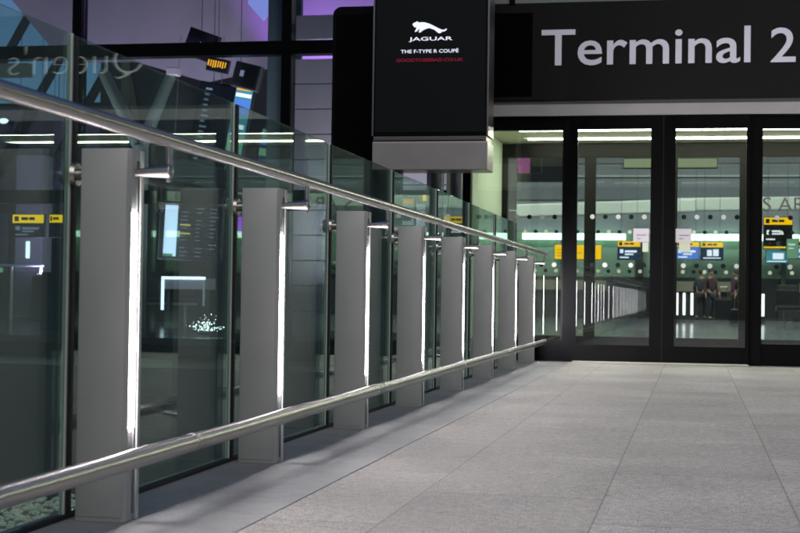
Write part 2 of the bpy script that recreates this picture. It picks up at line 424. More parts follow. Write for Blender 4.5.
# fascia below the sign
B('light_fascia', m_ledge, -2.19, 7.2, FY-.03, FY+.12, 2.292, 2.398)
B('dark_fascia', m_ledge2, -2.19, 7.2, FY-.012, FY+.12, 2.400, 2.437)
S = thing('terminal_sign', 'long black fascia sign with pale lettering reading Terminal 2', 'sign', (-2.19, FY, 2.44))
B('sign_board', M('sign_black', (.0075, .0078, .0078), .5, spec=.15), -2.19, 7.2, FY-.04, FY+.10, 2.44, 3.352, S)
B('blank_panel', M('matt_black_panel', (.0015, .0015, .0016), .7, spec=.02), -1.935, -1.515, FY-.045, FY-.0405, 2.475, 3.26, S)
put_text('word_lettering', 'Terminal', -1.430+2.19, -.0465, 2.757-2.44, .42, m_letter, S, fit=(1.905, .338), offset=.0035, extrude=.004)
put_text('number_lettering', '2', .652+2.19, -.0465, 2.757-2.44, .42, m_letter, S, fit=(.222, .315), offset=.0035, extrude=.004)
put_text('lettering', "Queen's", 2.13+2.19, -.0465, 2.70-2.44, .3, m_queen, S, fit=(1.42, .34), extrude=.004, offset=-.007)
B('top_beam', M('grey_beam', (.22, .25, .24), .5), -2.19, 7.2, FY-.02, FY+.3, 3.356, 3.50, E0)
B('beam_bracket', m_black, -1.735, -1.685, FY-.05, FY-.021, 3.34, 3.50, E0)

# ------------------------------------------------------------------ vestibule
V = thing('entrance_lobby', 'small pale green lobby lit by two ceiling strips behind the doors', 'lobby', (0, 15.3, 0))
B('side_wall', m_vwall, -2.32, -2.192, FY+.0, IY+.12, 0, 2.36, V)
B('ceiling', m_vceil, -2.19, 7.2, FY+.122, IY+.12, 2.362, 2.42, V)
B('lobby_roof', m_black, -2.32, 7.2, FY+.122, IY+.9, 2.425, 2.6, V)
B('lobby_floor', m_floor, -2.19, 7.2, 13.705, IY+.10, -.35, -.001, V)
for y in (15.52, 16.37):
    t = thing('strip_light', ('nearer' if y < 16 else 'farther')+' of the two linear ceiling lights in the lobby', 'ceiling light', (-1.84, y, 2.35), 'linear ceiling lights of the lobby')
    B('diffuser', m_strip, -1.84, 7.1, y-.024, y+.024, 2.348, 2.3605, t)
I = thing('inner_door_screen', 'dark grey framed inner glass screen behind the lobby', 'glass screen', (0, IY, 0))
B('header', m_inner, -2.19, 7.2, IY, IY+.1, 2.20, 2.352, I)
xs = [(-2.188, -2.125), (-1.243, -1.118), (-.27, -.201), (.48, .588), (1.28, 1.38), (2.15, 2.25), (3.05, 3.15), (4, 4.1), (4.9, 5), (5.9, 6), (7.1, 7.2)]
for a, b in xs: B('mullion', m_inner, a, b, IY, IY+.1, 0, 2.199, I)
for (a, b), (c, d) in zip(xs, xs[1:]):
    B('bottom_rail', m_inner, b+.001, c-.001, IY+.02, IY+.08, .001, .16, I)
    p = B('pane', m_dglass, b+.002, c-.002, IY+.045, IY+.055, .161, 2.198, I)
    dots(b, c, IY+.042, p, phase=-1.324)
put_text('glass_lettering', 'S AR', .735, .040, 1.59, .2, M('grey_film', (.04, .04, .045), .6), I, fit=(.46, .155), extrude=.0006)

# ------------------------------------------------------------------ concourse behind
C0 = thing('terminal_concourse', 'dim terminal concourse seen through the glass doors', 'building', (0, 30, 0))
B('concourse_floor', m_cfloor, -2.32, 24, IY+.105, 49, -.35, -.002, C0)
B('concourse_floor', m_cfloor, -30, -2.322, CY_+.12, 49, -.35, -.002, C0)
B('floor_slab_edge', m_dark, -18, -2.33, 17.6, 17.7, -4.2, -.36, C0)
B('bulkhead', m_bulk2, -12, 24, 47, 47.3, 2.70, 7, C0)
B('bulkhead_dark_band', M('slate_band', (.20, .22, .25), .5), -12, 24, 46.93, 46.995, 3.70, 4.10, C0)  # darker slate stripe along the bulkhead
B('bulkhead_dark_band', M('slate_band'), -12, 24, 46.93, 46.995, 4.95, 5.3, C0) if False else B('bulkhead_dark_band', MATS['slate_band'], -12, 24, 46.93, 46.995, 4.85, 5.3, C0)
B('bulkhead_rib', m_pale, -12, 24, 46.9, 46.99, 4.42, 4.47, C0)
f = MB(); f.box(-8.5, 0, -.12, .12, -.2, .2, .05); o = f.build('pale_fascia', m_pale, C0); o.location = (0, 44.6-30, 3.38); o.rotation_euler = (0, R(-2.2), R(4))
f = MB(); f.box(0, 16, -.12, .12, -.2, .2, .05); o = f.build('pale_fascia', m_pale, C0); o.location = (-.6, 45-30, 3.42); o.rotation_euler = (0, R(-.6), R(-3))
B('back_wall', m_greenwall, -12, -1.85, 47.02, 47.3, 1.27, 2.68, C0)
B('lower_back_wall', m_dark, -12, 24, 47.0, 47.3, 0, 1.265, C0)
B('back_wall', m_greenwall, -1.6, 24, 47.05, 47.3, 1.27, 2.68, C0)
B('wall_pier', m_dark, -1.848, -1.602, 46.9, 47.3, 1.27, 2.69, C0)
for xx in (-4.2, -6.0, 2.6, 4.4, 7, 9.5): B('wall_pier', M('green_pier', (.06, .12, .09), .4), xx, xx+.14, 46.85, 46.99, 0, 2.6, C0)
m_cove = emis('cove_light', (.68, 1.0, .80), 4)
for a, b in ((-5.4, -2.15), (-.2, 8), (10, 20)): B('cove_light', m_cove, a, b, 46.72, 46.80, 2.42, 2.62, C0)
for a, b in ((-9.0, -5.8), (-5.2, -2.4), (-1.2, 1.6), (2.4, 6), (7, 11)): B('counter', m_dark, a, b, 44.6, 45.6, 0, 1.05, C0, .02)
for a, b in ((-5.0, -2.6), (-1.0, 1.2), (3, 5.5)): B('counter_front', M('cream_panel', (.22, .21, .15), .5), a, b, 44.52, 44.59, .82, 1.12, C0)
B('side_wall', m_dark, 23.8, 24, 17, 49, 0, 7, C0)
B('side_wall', m_dark, -30.2, -30, 17, 49, 0, 7, C0)
B('rear_wall', m_dark, -30, -12.01, 47, 47.2, 0, 7, C0)
B('upper_wall', m_bulk2, -2.32, 24, 17.75, 17.9, 2.6, 7, C0)
B('concourse_ceiling', m_dark, -2.4, 24, 17.9, 49, 7, 7.2, C0)
B('concourse_ceiling', m_dark, -11.2, -2.4, 18.3, 49, 7, 7.2, C0)
k = 0
for x, y in ((-6, 41), (0, 41), (6, 41), (13, 41), (0, 30), (8, 30), (-6, 30)):  # out-of-view lamps added to brighten the hall
    t = thing('added_ceiling_light', 'unseen square light added in the concourse ceiling', 'ceiling light', (x, y, 6.98), 'unseen square lights added to light the concourse')
    B('housing', m_dark, x-.75, x+.75, y-.75, y+.75, 6.95, 6.99, t)
    light('lamp', 'AREA', (0, 0, -.04), 440, (.92, .96, .88), 1.4, parent=t)

# ------------------------------------------------------------------ signs in the concourse
def sign(name, label, cat, x0, x1, y, bands, group=None, rot=0, depth=.08, rods=True, zrod=4.5):
    z0 = min(b[0] for b in bands); z1 = max(b[1] for b in bands); w_ = x1-x0
    t = thing(name, label, cat, ((x0+x1)/2, y, z1), group)
    t.rotation_euler = (0, rot, 0)
    MB().box(-w_/2-.01, w_/2+.01, .002, depth, z0-z1-.01, .01, .004).build('housing', m_dark, t)
    for b in bands:
        nm = b[2]; o = MB().box(-w_/2, w_/2, -.004, 0, b[0]-z1+.002, b[1]-z1-.002).build(nm, b[3], t)
        h = b[1]-b[0]
        if len(b) > 4:
            m2 = MB(); n = 0
            for (u0, u1, v0, v1) in b[4]:
                m2.box(-w_/2+u0*w_, -w_/2+u1*w_, -.007, -.0045, b[0]-z1+v0*h, b[0]-z1+v1*h)
            m2.build('legend', b[5], o)
    if rods:
        for s in (-.35, .35): MB().cyl((s*w_, depth/2, .0), (s*w_, depth/2, zrod-z1), .006, seg=8).build('hanging_rod', m_rod, t)
    return t
arrow = [(.06, .2, .2, .8), (.28, .5, .35, .7), (.53, .72, .35, .7)]
lines = [(.1, .25, .5, .8), (.32, .85, .55, .72), (.32, .7, .35, .47), (.1, .5, .12, .22)]
sign('hanging_sign', 'plain wide yellow backlit sign low left of the door post', 'sign', -3.55, -2.36, 38, [(1.58, 1.95, 'yellow_panel', m_yellow, [(.05, .3, .62, .66), (.05, .6, .4, .44), (.05, .45, .2, .24)], M('amber_line', (.4, .2, 0), .5))], zrod=6.9)
sign('hanging_sign', 'small dark blue screen with yellow header seen through the left door', 'sign', -1.84, -1.305, 36, [(1.84, 1.98, 'header', m_yellow, arrow, m_ink), (1.53, 1.84, 'screen', m_navy, lines, m_white)], zrod=6.9)
sign('hanging_sign', 'yellow headed bright blue screen half hidden by notices on the right door', 'sign', -.43, .084, 34, [(1.78, 1.89, 'header', m_yellow, arrow, m_ink), (1.50, 1.78, 'screen', m_blue, lines, m_white)], zrod=6.9)
sign('hanging_sign', 'yellow headed navy screen right of the notices in the right door', 'sign', .126, .616, 34, [(1.77, 1.89, 'header', m_yellow, arrow, m_ink), (1.49, 1.77, 'screen', m_navy, [(.28, .5, .3, .8), (.55, .8, .3, .85), (.1, .9, .1, .18)], m_white)], zrod=6.9)
sign('hanging_sign', 'tall black direction sign with yellow arrow header at the right edge', 'sign', 1.33, 1.87, 30, [(2.09, 2.235, 'header', m_yellow, arrow, m_ink), (1.66, 2.09, 'dark_panel', m_dark, [(.1, .2, .55, .75), (.28, .6, .66, .74), (.28, .7, .55, .61), (.08, .4, .3, .36)], m_white), (1.625, 1.66, 'yellow_edge', m_yellow)], zrod=6.9)
sign('wall_screen', 'small blue screen below the black direction sign', 'screen', 1.42, 1.86, 31, [(1.36, 1.61, 'screen', m_cyan, [(.3, .8, .3, .8), (.05, .9, .08, .16)], m_white)], zrod=1.64)
sign('notice_board', 'pale green notice board beside the small blue screen', 'notice board', 1.74, 1.96, 29.5, [(1.41, 1.79, 'panel', m_sgreen, [(.15, .75, .7, .74), (.15, .6, .5, .53)], m_white)], rods=False)
for xx in (1.80, 1.90): pass
sign('hanging_sign', 'yellow sign cut off by the right edge of the picture', 'sign', 2.0, 2.5, 31, [(1.70, 1.80, 'header', m_yellow, arrow, m_ink), (1.45, 1.70, 'screen', m_blue, lines, m_white)], zrod=6.9)
sign('hanging_sign', 'yellow topped blue screen beside the handrail end', 'sign', -2.70, -2.52, 20, [(1.66, 1.74, 'header', m_yellow, arrow, m_ink), (1.42, 1.66, 'screen', m_cyan, lines, m_white)], rods=True, zrod=6.9)
sign('light_box', 'pale lime light box hung high behind the doors', 'light box', -.953, .273, 20, [(2.35, 2.475, 'panel', m_lime)], zrod=6.9)
sign('hanging_screen', 'small pink screen high behind the left side glass', 'screen', -2.39, -2.22, 20, [(2.28, 2.49, 'screen', emis('screen_pink', (.55, .12, .4), .55))], zrod=6.9)
t = thing('loudspeaker', 'dark loudspeaker box beside the pink screen', 'loudspeaker', (-2.14, 20, 2.5))
MB().box(-.07, .07, 0, .12, -.21, 0, .01).build('cabinet', m_dark, t); MB().cyl((0, .06, 0), (0, .06, 4.4), .01, seg=8).build('hanging_rod', m_rod, t)
# signs whose reflections show in the balustrade
sign('hanging_sign', 'yellow headed dark sign deep inside, seen through the near left glass panel', 'sign', -12.73, -12.10, 26, [(1.86, 2.02, 'header', m_yellow2, arrow, m_ink), (1.60, 1.85, 'dark_panel', m_dark, lines, m_dimtext)], zrod=6.9)
sign('hanging_sign', 'narrower yellow headed sign just left of the nearest post, deep inside', 'sign', -11.98, -11.72, 26, [(1.87, 2.02, 'header', m_yellow2, arrow, m_ink), (1.60, 1.86, 'dark_panel', m_dark)], zrod=6.9)
for x, z, w_ in ((13.2, 1.75, .3), (7.5, 1.9, .3)): pass
# light bollards and their posts on the concourse floor
bl = None
for i, (x, y) in enumerate(((-.44, 38), (-.265, 38.2), (-.07, 38.5), (1.68, 38))):
    if bl is None:
        bl = thing('light_bollard', '', 'light bollard', (x, y, 0), 'glowing white bollards on the concourse floor')
        MB().box(-.032, .032, -.03, .03, .19, .75, .01).build('glowing_tube', emis('bollard_glow', (.95, .95, 1), 3), bl)
        MB().box(-.04, .04, -.04, .04, 0, .188, .005).build('base', m_dark, bl); MB().box(-.036, .036, -.034, .034, .752, .78, .005).build('cap', m_dark, bl)
        o = bl
    else: o = copy_tree(bl); o.location = (x, y, 0)
    o['label'] = ['leftmost of three close glowing white bollards behind the right door', 'middle of three close glowing white bollards behind the right door', 'rightmost of three close glowing white bollards behind the right door', 'lone glowing white bollard beside the right door post'][i]
# seats
def bench(x, y, label):
    t = thing('waiting_bench', label, 'bench', (x, y, 0), 'dark waiting benches in the concourse')
    for i in range(3):
        MB().box(i*.6, i*.6+.55, 0, .5, .40, .45, .02).build('seat', m_dark, t)
        MB().box(i*.6, i*.6+.55, .46, .52, .5, .85, .02).build('backrest', m_dark, t)
    MB().box(0, 1.75, .2, .28, .34, .395).build('beam', m_steel2, t)
    for s in (.2, 1.5): MB().cyl((s, .24, 0), (s, .24, .34), .03).build('leg', m_steel2, t)
    return t
bench(1.9, 36, 'dark bench on the concourse floor at the right edge'); bench(-11.2, 27, 'dark bench at the far left behind the curtain wall')
bench(-9.0, 29, 'dark bench farther right behind the curtain wall'); bench(12, 32, 'dark bench far to the right, seen mirrored in the glass')

# ------------------------------------------------------------------ curtain wall to the left
CY = 18
m_span = M('green_grey_spandrel', (.16, .20, .18), .4, noise=.1, nscale=1)
K = thing('curtain_wall', 'tall black framed curtain wall of the terminal on the left', 'curtain wall', (-8, CY, 0))
for x in (-2.56, -5.09, -7.92, -10.6, -13.3, -16):
    B('mullion', m_black, x-.063, x+.063, CY-.1, CY+.1, -4.2, 9, K)
for z in (3.62, 1.73, -.25, -2.2, 5.6, 7.6):
    B('transom', m_black, -16, -2.56, CY-.095, CY+.095, z, z+.17, K)
for a, b in ((-5.027, -2.623), (-7.857, -5.153), (-10.537, -7.983), (-13.237, -10.663), (-15.937, -13.363)):
    for z0, z1 in ((-.08, 1.73), (1.90, 3.62), (3.79, 5.6)):
        B('pane', m_cglass, a+.001, b-.001, CY-.01, CY+.01, z0+.001, z1-.001, K)
    B('spandrel', m_span, a+.001, b-.001, CY-.01, CY+.01, -4.2, -.26, K)
    B('spandrel', m_dark, a+.001, b-.001, CY-.01, CY+.01, 5.78, 9, K)
# interior of the left part
H = thing('upper_bulkhead', 'large mauve grey sloping bulkhead inside the curtain wall', 'interior wall', (-8, 24, 4))
hb = MB(); hb.prism([(x+8, z-4) for x, z in ((-12.4, 9), (-11.9, 5.75), (-11.1, 4.85), (-10.5, 4.60), (-9.62, 4.60), (-8.3, 4.22), (-6.9, 4.5), (-2.4, 4.6), (-2.4, 9))], 0, .25)
hb.build('bulkhead_panel', m_bulk, H)
hs = MB(); hs.tube([(-7.55+8, -.01, 2.2), (-7.2+8, -.012, 1.5), (-6.9+8, -.014, 1.0), (-6.6+8, -.012, .65)], .02, 8); hs.build('seam_trim', m_pale, H)
P = thing('wall_panelling', 'grey metal wall panelling beside the black totem', 'interior wall', (-5.3, 20, 0))
z = -0.0
while z < 6.4:
    MB().box(-.25, 2.9, 0, .06, z+.005, z+.345, .004).build('wall_panel', M('mauve_metal_panel', (.40, .37, .42), .35, metal=.4, noise=.08, nscale=1.5), P); z += .355 if z < 3.3 else .62
for (zz) in (): pass
B('teal_glass_fin', M('teal_grey_panel', (.16, .22, .23), .25, metal=.3), -6.05, -5.56, 20.3, 20.4, 0, 7, P)
t = thing('banner', 'lavender pointed banner hanging high behind the curtain wall', 'banner', (-6.3, 21, 5))
MB().prism([(-.30, .6), (.0, .6), (.17, -.10), (-.03, -.36), (-.27, -.10)], 0, .02).build('cloth', M('glowing_lavender_cloth', (.35, .38, .85), .6, emit=(.3, .35, .9), es=.8), t)  # cloth is no lamp, its brightness is put in as emission
MB().cyl((-.15, .01, .6), (-.15, .01, 3), .01, seg=6).build('hanging_rod', m_rod, t)
# V columns
t = thing('forked_column', 'pale forked column inside the curtain wall', 'column', (-8.62, 22, 0))
m_vc = M('pale_green_grey_paint', (.15, .18, .16), .5)
MB().cyl((0, 0, 0), (0, 0, 2.9), .13, seg=20).build('trunk', m_vc, t, True)
MB().cyl((0, 0, 2.85), (-.66, 0, 4.1), .11, .09, 20).build('limb', m_vc, t, True); MB().cyl((0, 0, 2.85), (.53, 0, 4.1), .11, .08, 20).build('limb', m_vc, t, True)
MB().box(.44, .62, -.1, .1, 4.0, 4.12, .01).build('cap', M('pale_cap', (.55, .5, .52), .5), t)
# rear window wall with sky
W = thing('rear_window', 'slanting barred window showing blue dusk sky at upper left', 'window', (-14, 30, 0))
B('lower_wall', M('dim_mauve_wall', (.14, .11, .18), .6, noise=.1, nscale=.5), -30, -12.2, 30, 30.2, 2.6, 4.55, W)
B('lower_wall', m_dark, -30, -12.2, 30, 30.2, 0, 2.598, W)
B('upper_wall', m_dark, -12.2, -2.4, 30, 30.2, 2.95, 6.99, W)
B('window_band', m_vc, -17, -12.0, 25, 25.2, 4.50, 4.74, W)
for i, (x, s) in enumerate(((-15.6, 1), (-14.3, 1), (-13.05, 1), (-11.9, -.35))):
    c = MB(); c.tube([(x+14-.9*s, -.1, 2.9), (x+14+1.6*s, -.1, 7.2)], .11, 4); c.build('glazing_bar', m_dark, W)
B('interior_pier', m_dark, -10.75, -10.35, 25.4, 25.8, -4, 7, W)
# hung things behind the curtain wall
def board(name, label, cat, cx, y, cz, w_, h_, rot, face, legends, zr=6.5):
    t = thing(name, label, cat, (cx, y, cz)); t.rotation_euler = (0, rot, 0)
    MB().box(-w_/2, w_/2, 0, .08, -h_/2, h_/2, .006).build('housing', m_dark, t)
    o = MB().box(-w_/2+.02, w_/2-.02, -.006, -.001, -h_/2+.02, h_/2-.02).build('screen', face, t)
    for m2, rects in legends:
        q = MB()
        for (a, b, c, d) in rects: q.box(-w_/2+a*w_, -w_/2+b*w_, -.010, -.0065, -h_/2+c*h_, -h_/2+d*h_)
        q.build('legend', m2, o)
    r_ = MB().cyl((0, .04, 0), (0, .04, h_/2+1.6), .006, seg=8).build('hanging_rod', m_rod, t); r_.rotation_euler = (0, -rot, 0)
    return t
rows = [(.1, .1+.12*random.random()+.1, .08+i*.06, .10+i*.06) for i in range(14)]
m_orange = emis('orange_text', (1, .45, .02), 1.3); m_navyblk = emis('dark_display', (.012, .016, .03), .5)
board('departure_board', 'dark tilted display with faint columns of text behind the glass', 'display', -7.1, 21, 3.1, .62, 1.25, R(10), m_navyblk, [(m_dimtext, [(.18+.3*j, .18+.3*j+.1+.08*random.random(), .06+i*.065, .085+i*.065) for i in range(14) for j in range(1)])])
board('departure_board', 'tilted display with teal and blue screen pages behind the glass', 'display', -6.62, 20.8, 3.12, .30, 1.1, R(10), m_cyan, [(m_sgreen, [(.1, .9, .05, .3)]), (m_blue, [(.1, .9, .6, .8)]), (m_orange, [(.1, .8, .92, .97)]), (m_white, [(.1, .9, .83, .88), (.2, .8, .4, .46)])])
board('departure_board', 'tilted display with green and blue page right of the teal one', 'display', -6.22, 20.9, 2.78, .24, .55, R(9), m_navy, [(m_sgreen, [(.1, .9, .7, .92), (.1, .9, .2, .4)]), (m_blue, [(.1, .9, .5, .66)])])
for i in range(3): MB().box(-.14+i*.11, -.06+i*.11, 0, .01, -.04-.01*i, .05-.02*i).b.free()
t = board('matrix_sign', 'small dark sign with slanting orange dot lettering under the transom', 'sign', -6.9, 20.6, 3.93, .34, .20, R(12), m_navyblk, [(m_orange, [(.05+.11*i+.02*random.random(), .05+.11*i+.06, .25+.2*random.random(), .8) for i in range(8)])])
board('direction_sign', 'dark angular sign with an orange arrow above the transom', 'sign', -7.3, 21, 4.30, .5, .42, R(20), M('plum_panel', (.05, .035, .07), .5), [(m_orange, [(.35, .62, .05, .22)]), (m_sgreen, [(.45, .55, .5, .6)])])
t = thing('loudspeaker', 'grey box loudspeaker tilted below the black transom', 'loudspeaker', (-6.5, 20.7, 3.78)); t.rotation_euler = (0, R(14), 0)
MB().box(-.2, .2, 0, .25, -.19, .19, .02).build('cabinet', M('grey_cabinet', (.05, .055, .06), .5), t); MB().box(-.16, .16, -.008, -.001, -.15, .15, .002).build('grille', m_dark, t)
MB().box(-.09, -.03, -.012, -.0085, -.02, .07).build('status_lamp', m_dimtext, t)
t = thing('gate_information_board', 'large dark information board with a bright white strip', 'information board', (-8.15, 23, 1.6)); t.rotation_euler = (0, R(2.5), 0)
MB().box(-.52, .58, 0, .08, -.5, .5, .01).build('housing', m_dark, t)
o = MB().box(-.5, .56, -.006, -.001, -.48, .48).build('screen', m_navyblk, t)
MB().box(-.42, -.2, -.01, -.0065, -.43, .41).build('white_page', emis('white_page', (.62, .72, 1), 2.2), o)
MB().box(-.42, -.25, -.013, -.0105, -.43, -.39).build('green_line', m_sgreen, o)
q = MB(); q.box(-.15, .03, -.01, -.0065, .08, .105); q.box(-.15, .03, -.01, -.0065, -.06, -.035); q.build('yellow_line', emis('yellow_line', (1, .8, .1), .9), o)
q = MB()
for j, cx in enumerate((-.14, .12, .36)):
    for i in range(13):
        if random.random() < .8: q.box(cx, cx+.06+.08*random.random(), -.01, -.0065, -.42+i*.065, -.405+i*.065)
q.build('text_lines', m_dimtext, o)
for sx_ in (-.35, .4): MB().cyl((sx_, .04, .5), (sx_, .04, 3.2), .006, seg=8).build('hanging_rod', m_rod, t)
t = thing('purple_screen', 'small glowing purple screen beside the second post', 'screen', (-7.28, 23.1, 1.72))
MB().box(-.07, .07, 0, .05, -.14, .14, .005).build('housing', m_dark, t); MB().box(-.06, .06, -.006, -.001, -.12, .12).build('screen', emis('screen_purple', (.45, .05, 1), 1.2), t)
MB().cyl((0, .025, -1.72), (0, .025, -.14), .02, seg=8).build('stand', m_dark, t)
t = thing('desk', 'low desk edged with cool white light behind the glass', 'desk', (-8.94, 25, 0))
MB().box(-.40, .40, 0, .6, .64, .84, .01).build('desk_top', M('grey_laminate', (.3, .32, .36), .4), t)
m_dl = emis('desk_edge_light', (.75, .82, 1), 3.5)
MB().box(-.41, .41, -.02, -.002, .82, .87).build('edge_light', m_dl, t); MB().box(-.41, -.36, -.02, -.002, .27, .815).build('edge_light', m_dl, t); MB().box(.37, .40, -.02, -.002, .35, .815).build('edge_light', emis('dim_edge_light', (.7, .75, .9), .4), t)
for sx_ in (-.36, .36): MB().box(sx_-.03, sx_+.03, .2, .3, 0, .635).build('leg', m_dark, t)
t = thing('light_ornament', 'sparkling heap of tiny white lights on the floor', 'ornament', (-6.55, 19.2, 0))
MB().sphere((0, 0, .04), .06, 2, (1.3, .8, .55)).build('net', m_dark, t, True)
q = MB()
for i in range(120):
    q.sphere((random.gauss(0, .10), random.gauss(0, .06), .07+abs(random.gauss(0, .075))), .003+.007*random.random()**2, 1)
o = q.build('tiny_lights', emis('tiny_lights', (.85, 1, .95), 7), t); o['kind'] = 'stuff'
# made-up floodlights, added to light the left concourse
for i, (x, y, c, e, sx_) in enumerate(((-9.5, 21, (.88, .80, 1), 230, 1.2), (-5.95, 21, (.88, .78, 1), 200, 1.2), (-4.4, 19.1, (.98, .92, 1), 110, .8), (-12.5, 27, (.7, .5, 1), 90, 1.2))):
    t = thing('added_uplighter', ['added mauve fill light on the floor, left of the forked column', 'added mauve fill light on the floor, right of the forked column', 'small added fill light in front of the grey wall panelling', 'added fill light at the far left inside the terminal'][i], 'floodlight', (x, y, .9), 'added fill lights inside the curtain wall')
    MB().box(-.2, .2, -.2, .2, -.9, -.03, .01).build('housing', m_dark, t)
    light('lamp', 'AREA', (0, 0, 0), e, c, .35, rot=(R(180-22), 0, 0), parent=t)
t = thing('added_spot', 'small violet spot added to tint the bulkhead', 'lamp', (-6.3, 22.3, 3.7))  # made-up lamp, added for the violet wash on the bulkhead
MB().cyl((0, -.1, -.1), (0, .05, 0), .07, .09).build('can', m_dark, t); light('lamp', 'SPOT', (0, .06, .02), 420, (.55, .2, 1), .04, rot=(R(140), 0, 0), spot=70, parent=t)
MB().cyl((0, 0, .05), (0, 0, 3.2), .01, seg=6).build('hanging_rod', m_rod, t)

# small lit things deep inside
m_pt = emis('pale_point_light', (.8, .95, 1), 2.5)
t = thing('downlight_row', 'row of four small white downlights deep inside at the left', 'ceiling lights', (-17.3, 38, 3.6)); t['kind'] = ''
del t['kind']
MB().box(-.5, .6, -.05, .05, .04, .12).build('track', m_dark, t)
for i in range(5): MB().cyl((-.4+i*.21, 0, 0), (-.4+i*.21, 0, .04), .045, seg=10).build('spot', m_pt, t)
MB().cyl((0, 0, .12), (0, 0, 3.4), .01, seg=6).build('hanging_rod', m_rod, t)
t = thing('wash_light', 'oval white light high behind the near left glass panel', 'light', (-14.75, 29.6, 4.25))
MB().sphere((0, 0, 0), .11, 2, (1, .5, .55)).build('diffuser', m_pt, t, True); MB().box(-.05, .05, .06, .39, -.04, .04).build('wall_arm', m_dark, t)
t = thing('kiosk', 'dim ticket kiosk with teal screens at the far left', 'kiosk', (-14.8, 28.8, 0))
MB().box(-.6, .6, 0, .6, 0, 2.2, .03).build('cabinet', M('grey_cabinet', (.10, .11, .12), .5), t)
MB().box(-.45, .1, -.006, -.001, 1.7, 2.1).build('screen', m_cyan, t); MB().box(-.4, .5, -.006, -.001, .95, 1.05).build('ledge_light', m_sgreen, t)
t = thing('pillar', 'grey clad pillar beside the dim kiosk', 'pillar', (-13.6, 28.5, 0))
MB().box(-.3, .3, 0, .5, 0, 3.4, .02).build('cladding', M('grey_cladding', (.22, .23, .25), .45), t)
MB().box(-.04, .04, -.02, -.001, 1.25, 1.6).build('status_light', m_pt, t)
t = thing('glass_barrier', 'low glass queue barrier with steel posts on the far floor at the left', 'barrier', (-14.5, 27, 0))
for i in range(6): MB().cyl((-1.2+i*.62, 0, 0), (-1.2+i*.62, 0, 1.05), .03, seg=12).build('post', m_fin, t)
for i in range(5): MB().box(-1.15+i*.62, -.63+i*.62, -.006, .006, .1, .95).build('pane', m_dglass, t)
MB().cyl((-1.25, 0, 1.07), (1.95, 0, 1.07), .025, seg=12).build('top_rail', m_fin, t)
t = thing('shopfront', 'row of dim lit shop shelves deep behind the second post', 'shopfront', (-7.0, 29.7, 0))
MB().box(-2.2, 2.6, 0, .25, 0, 2.9, .01).build('frame', m_dark, t)
for i in range(4):
    for j in range(5):
        if random.random() < .75: MB().box(-2+i*1.15, -2+i*1.15+.35+.5*random.random(), -.03, -.002, .5+j*.48, .53+j*.48+.06*random.random()).build('shelf_light', [m_cyan, m_dimtext, m_pt, m_sgreen][(i*3+j*5) % 4], t)
# pale pebbles in a tray beside the bridge
t = thing('planter_tray', 'shallow tray of pale pebbles below the bridge, seen at the bottom left', 'planter', (-2.9, 6.0, -.45))
MB().box(-.6, .6, -1.2, 1.0, -3.75, -.02).build('tray', m_concrete, t)
q = MB()
for i in range(1500):
    q.sphere((random.uniform(-.56, .56), random.uniform(-1.15, .95), random.uniform(-.01, .02)), random.uniform(.012, .026), 1, (1, random.uniform(.7, 1.2), .6))
o = q.build('pebbles', M('pale_pebble', (.75, .78, .62), .4, noise=.3, nscale=20), t); o['kind'] = 'stuff'
# ------------------------------------------------------------------ made-up dark block behind the camera, keeps bright sky out of the reflections
Q = thing('sky_blocker', 'dark car park shape added behind the camera to keep bright sky out of the door glass', 'building', (0, -34, -4.2))
m_cp = M('dark_concrete', (.035, .035, .037), .8, noise=.15, nscale=.5)
for i in range(7):
    MB().box(-60, 60, -8, 0, i*3.1, i*3.1+1.25).build('parapet', m_cp, Q)
    MB().box(-60, 60, -8, -.6, i*3.1+1.25, i*3.1+3.1).build('deck_void', m_black2, Q)
for x in range(-56, 60, 8): MB().box(x-.25, x+.25, -.5, .15, 0, 21.8).build('pillar', m_cp, Q)
# ------------------------------------------------------------------ black totem, columns, hanging screen
t = thing('black_totem', 'tall matt black panel with rounded corner behind the hanging screen', 'totem', (-3.0, 13.3, 0))
b = MB(); pts = [(-.335, -4.2), (.33, -4.2), (.33, 3.275)]
for i in range(7):
    a = R(90+15*i); pts.append((-.335+.08+.08*math.cos(a), 3.275-.08+.08*math.sin(a)))
b.prism(pts, 0, .12); b.build('panel', m_black2, t)
MB().box(-.305, .30, -.006, -.001, -.5, 3.2, .0).build('inset_panel', m_black, t)
for i, (x0, x1, lab) in enumerate(((-2.405, -2.25, 'wider round steel column below the hanging screen'), (-2.215, -2.10, 'slimmer round steel column next to the green lobby wall'))):
    t = thing('steel_column', lab, 'column', ((x0+x1)/2, 13.2 if i == 0 else 13.35, -4.2))
    MB().cyl((0, 0, 0), (0, 0, 7.0), (x1-x0)/2, seg=32).build('shaft', M('painted_steel_column', (.30, .28, .27), .35, metal=.5, noise=.05, nscale=2), t, True)
    MB().cyl((0, 0, 0), (0, 0, .1), (x1-x0)/2+.05, seg=32).build('base_plate', m_dark, t, True)
t = thing('hanging_screen', 'large black hanging advertising screen with a leaping cat emblem', 'advertising screen', (-2.28, 12.6, 1.69))
MB().box(-.50, .50, 0, .34, .295, 2.6, .008).build('cabinet', m_black2, t)
MB().box(-.515, -.5015, .005, .33, .30, 2.6).build('side_trim', m_steel2, t); MB().box(.5015, .515, .005, .33, .30, 2.6).build('side_trim', m_steel2, t)
MB().box(-.485, .485, -.006, -.001, .33, 2.58).build('display', emis('dark_lcd', (.005, .006, .007), .3), t)
MB().box(-.505, .515, -.01, .35, 0, .245, .006).build('base_housing', m_silver, t)
MB().box(-.50, .50, .0, .34, .247, .293, .003).build('base_groove', M('bronze_trim', (.22, .19, .18), .4, metal=.6), t)
MB().box(-.48, .48, -.012, -.001, .262, .276).build('base_lip', m_steel2, t)
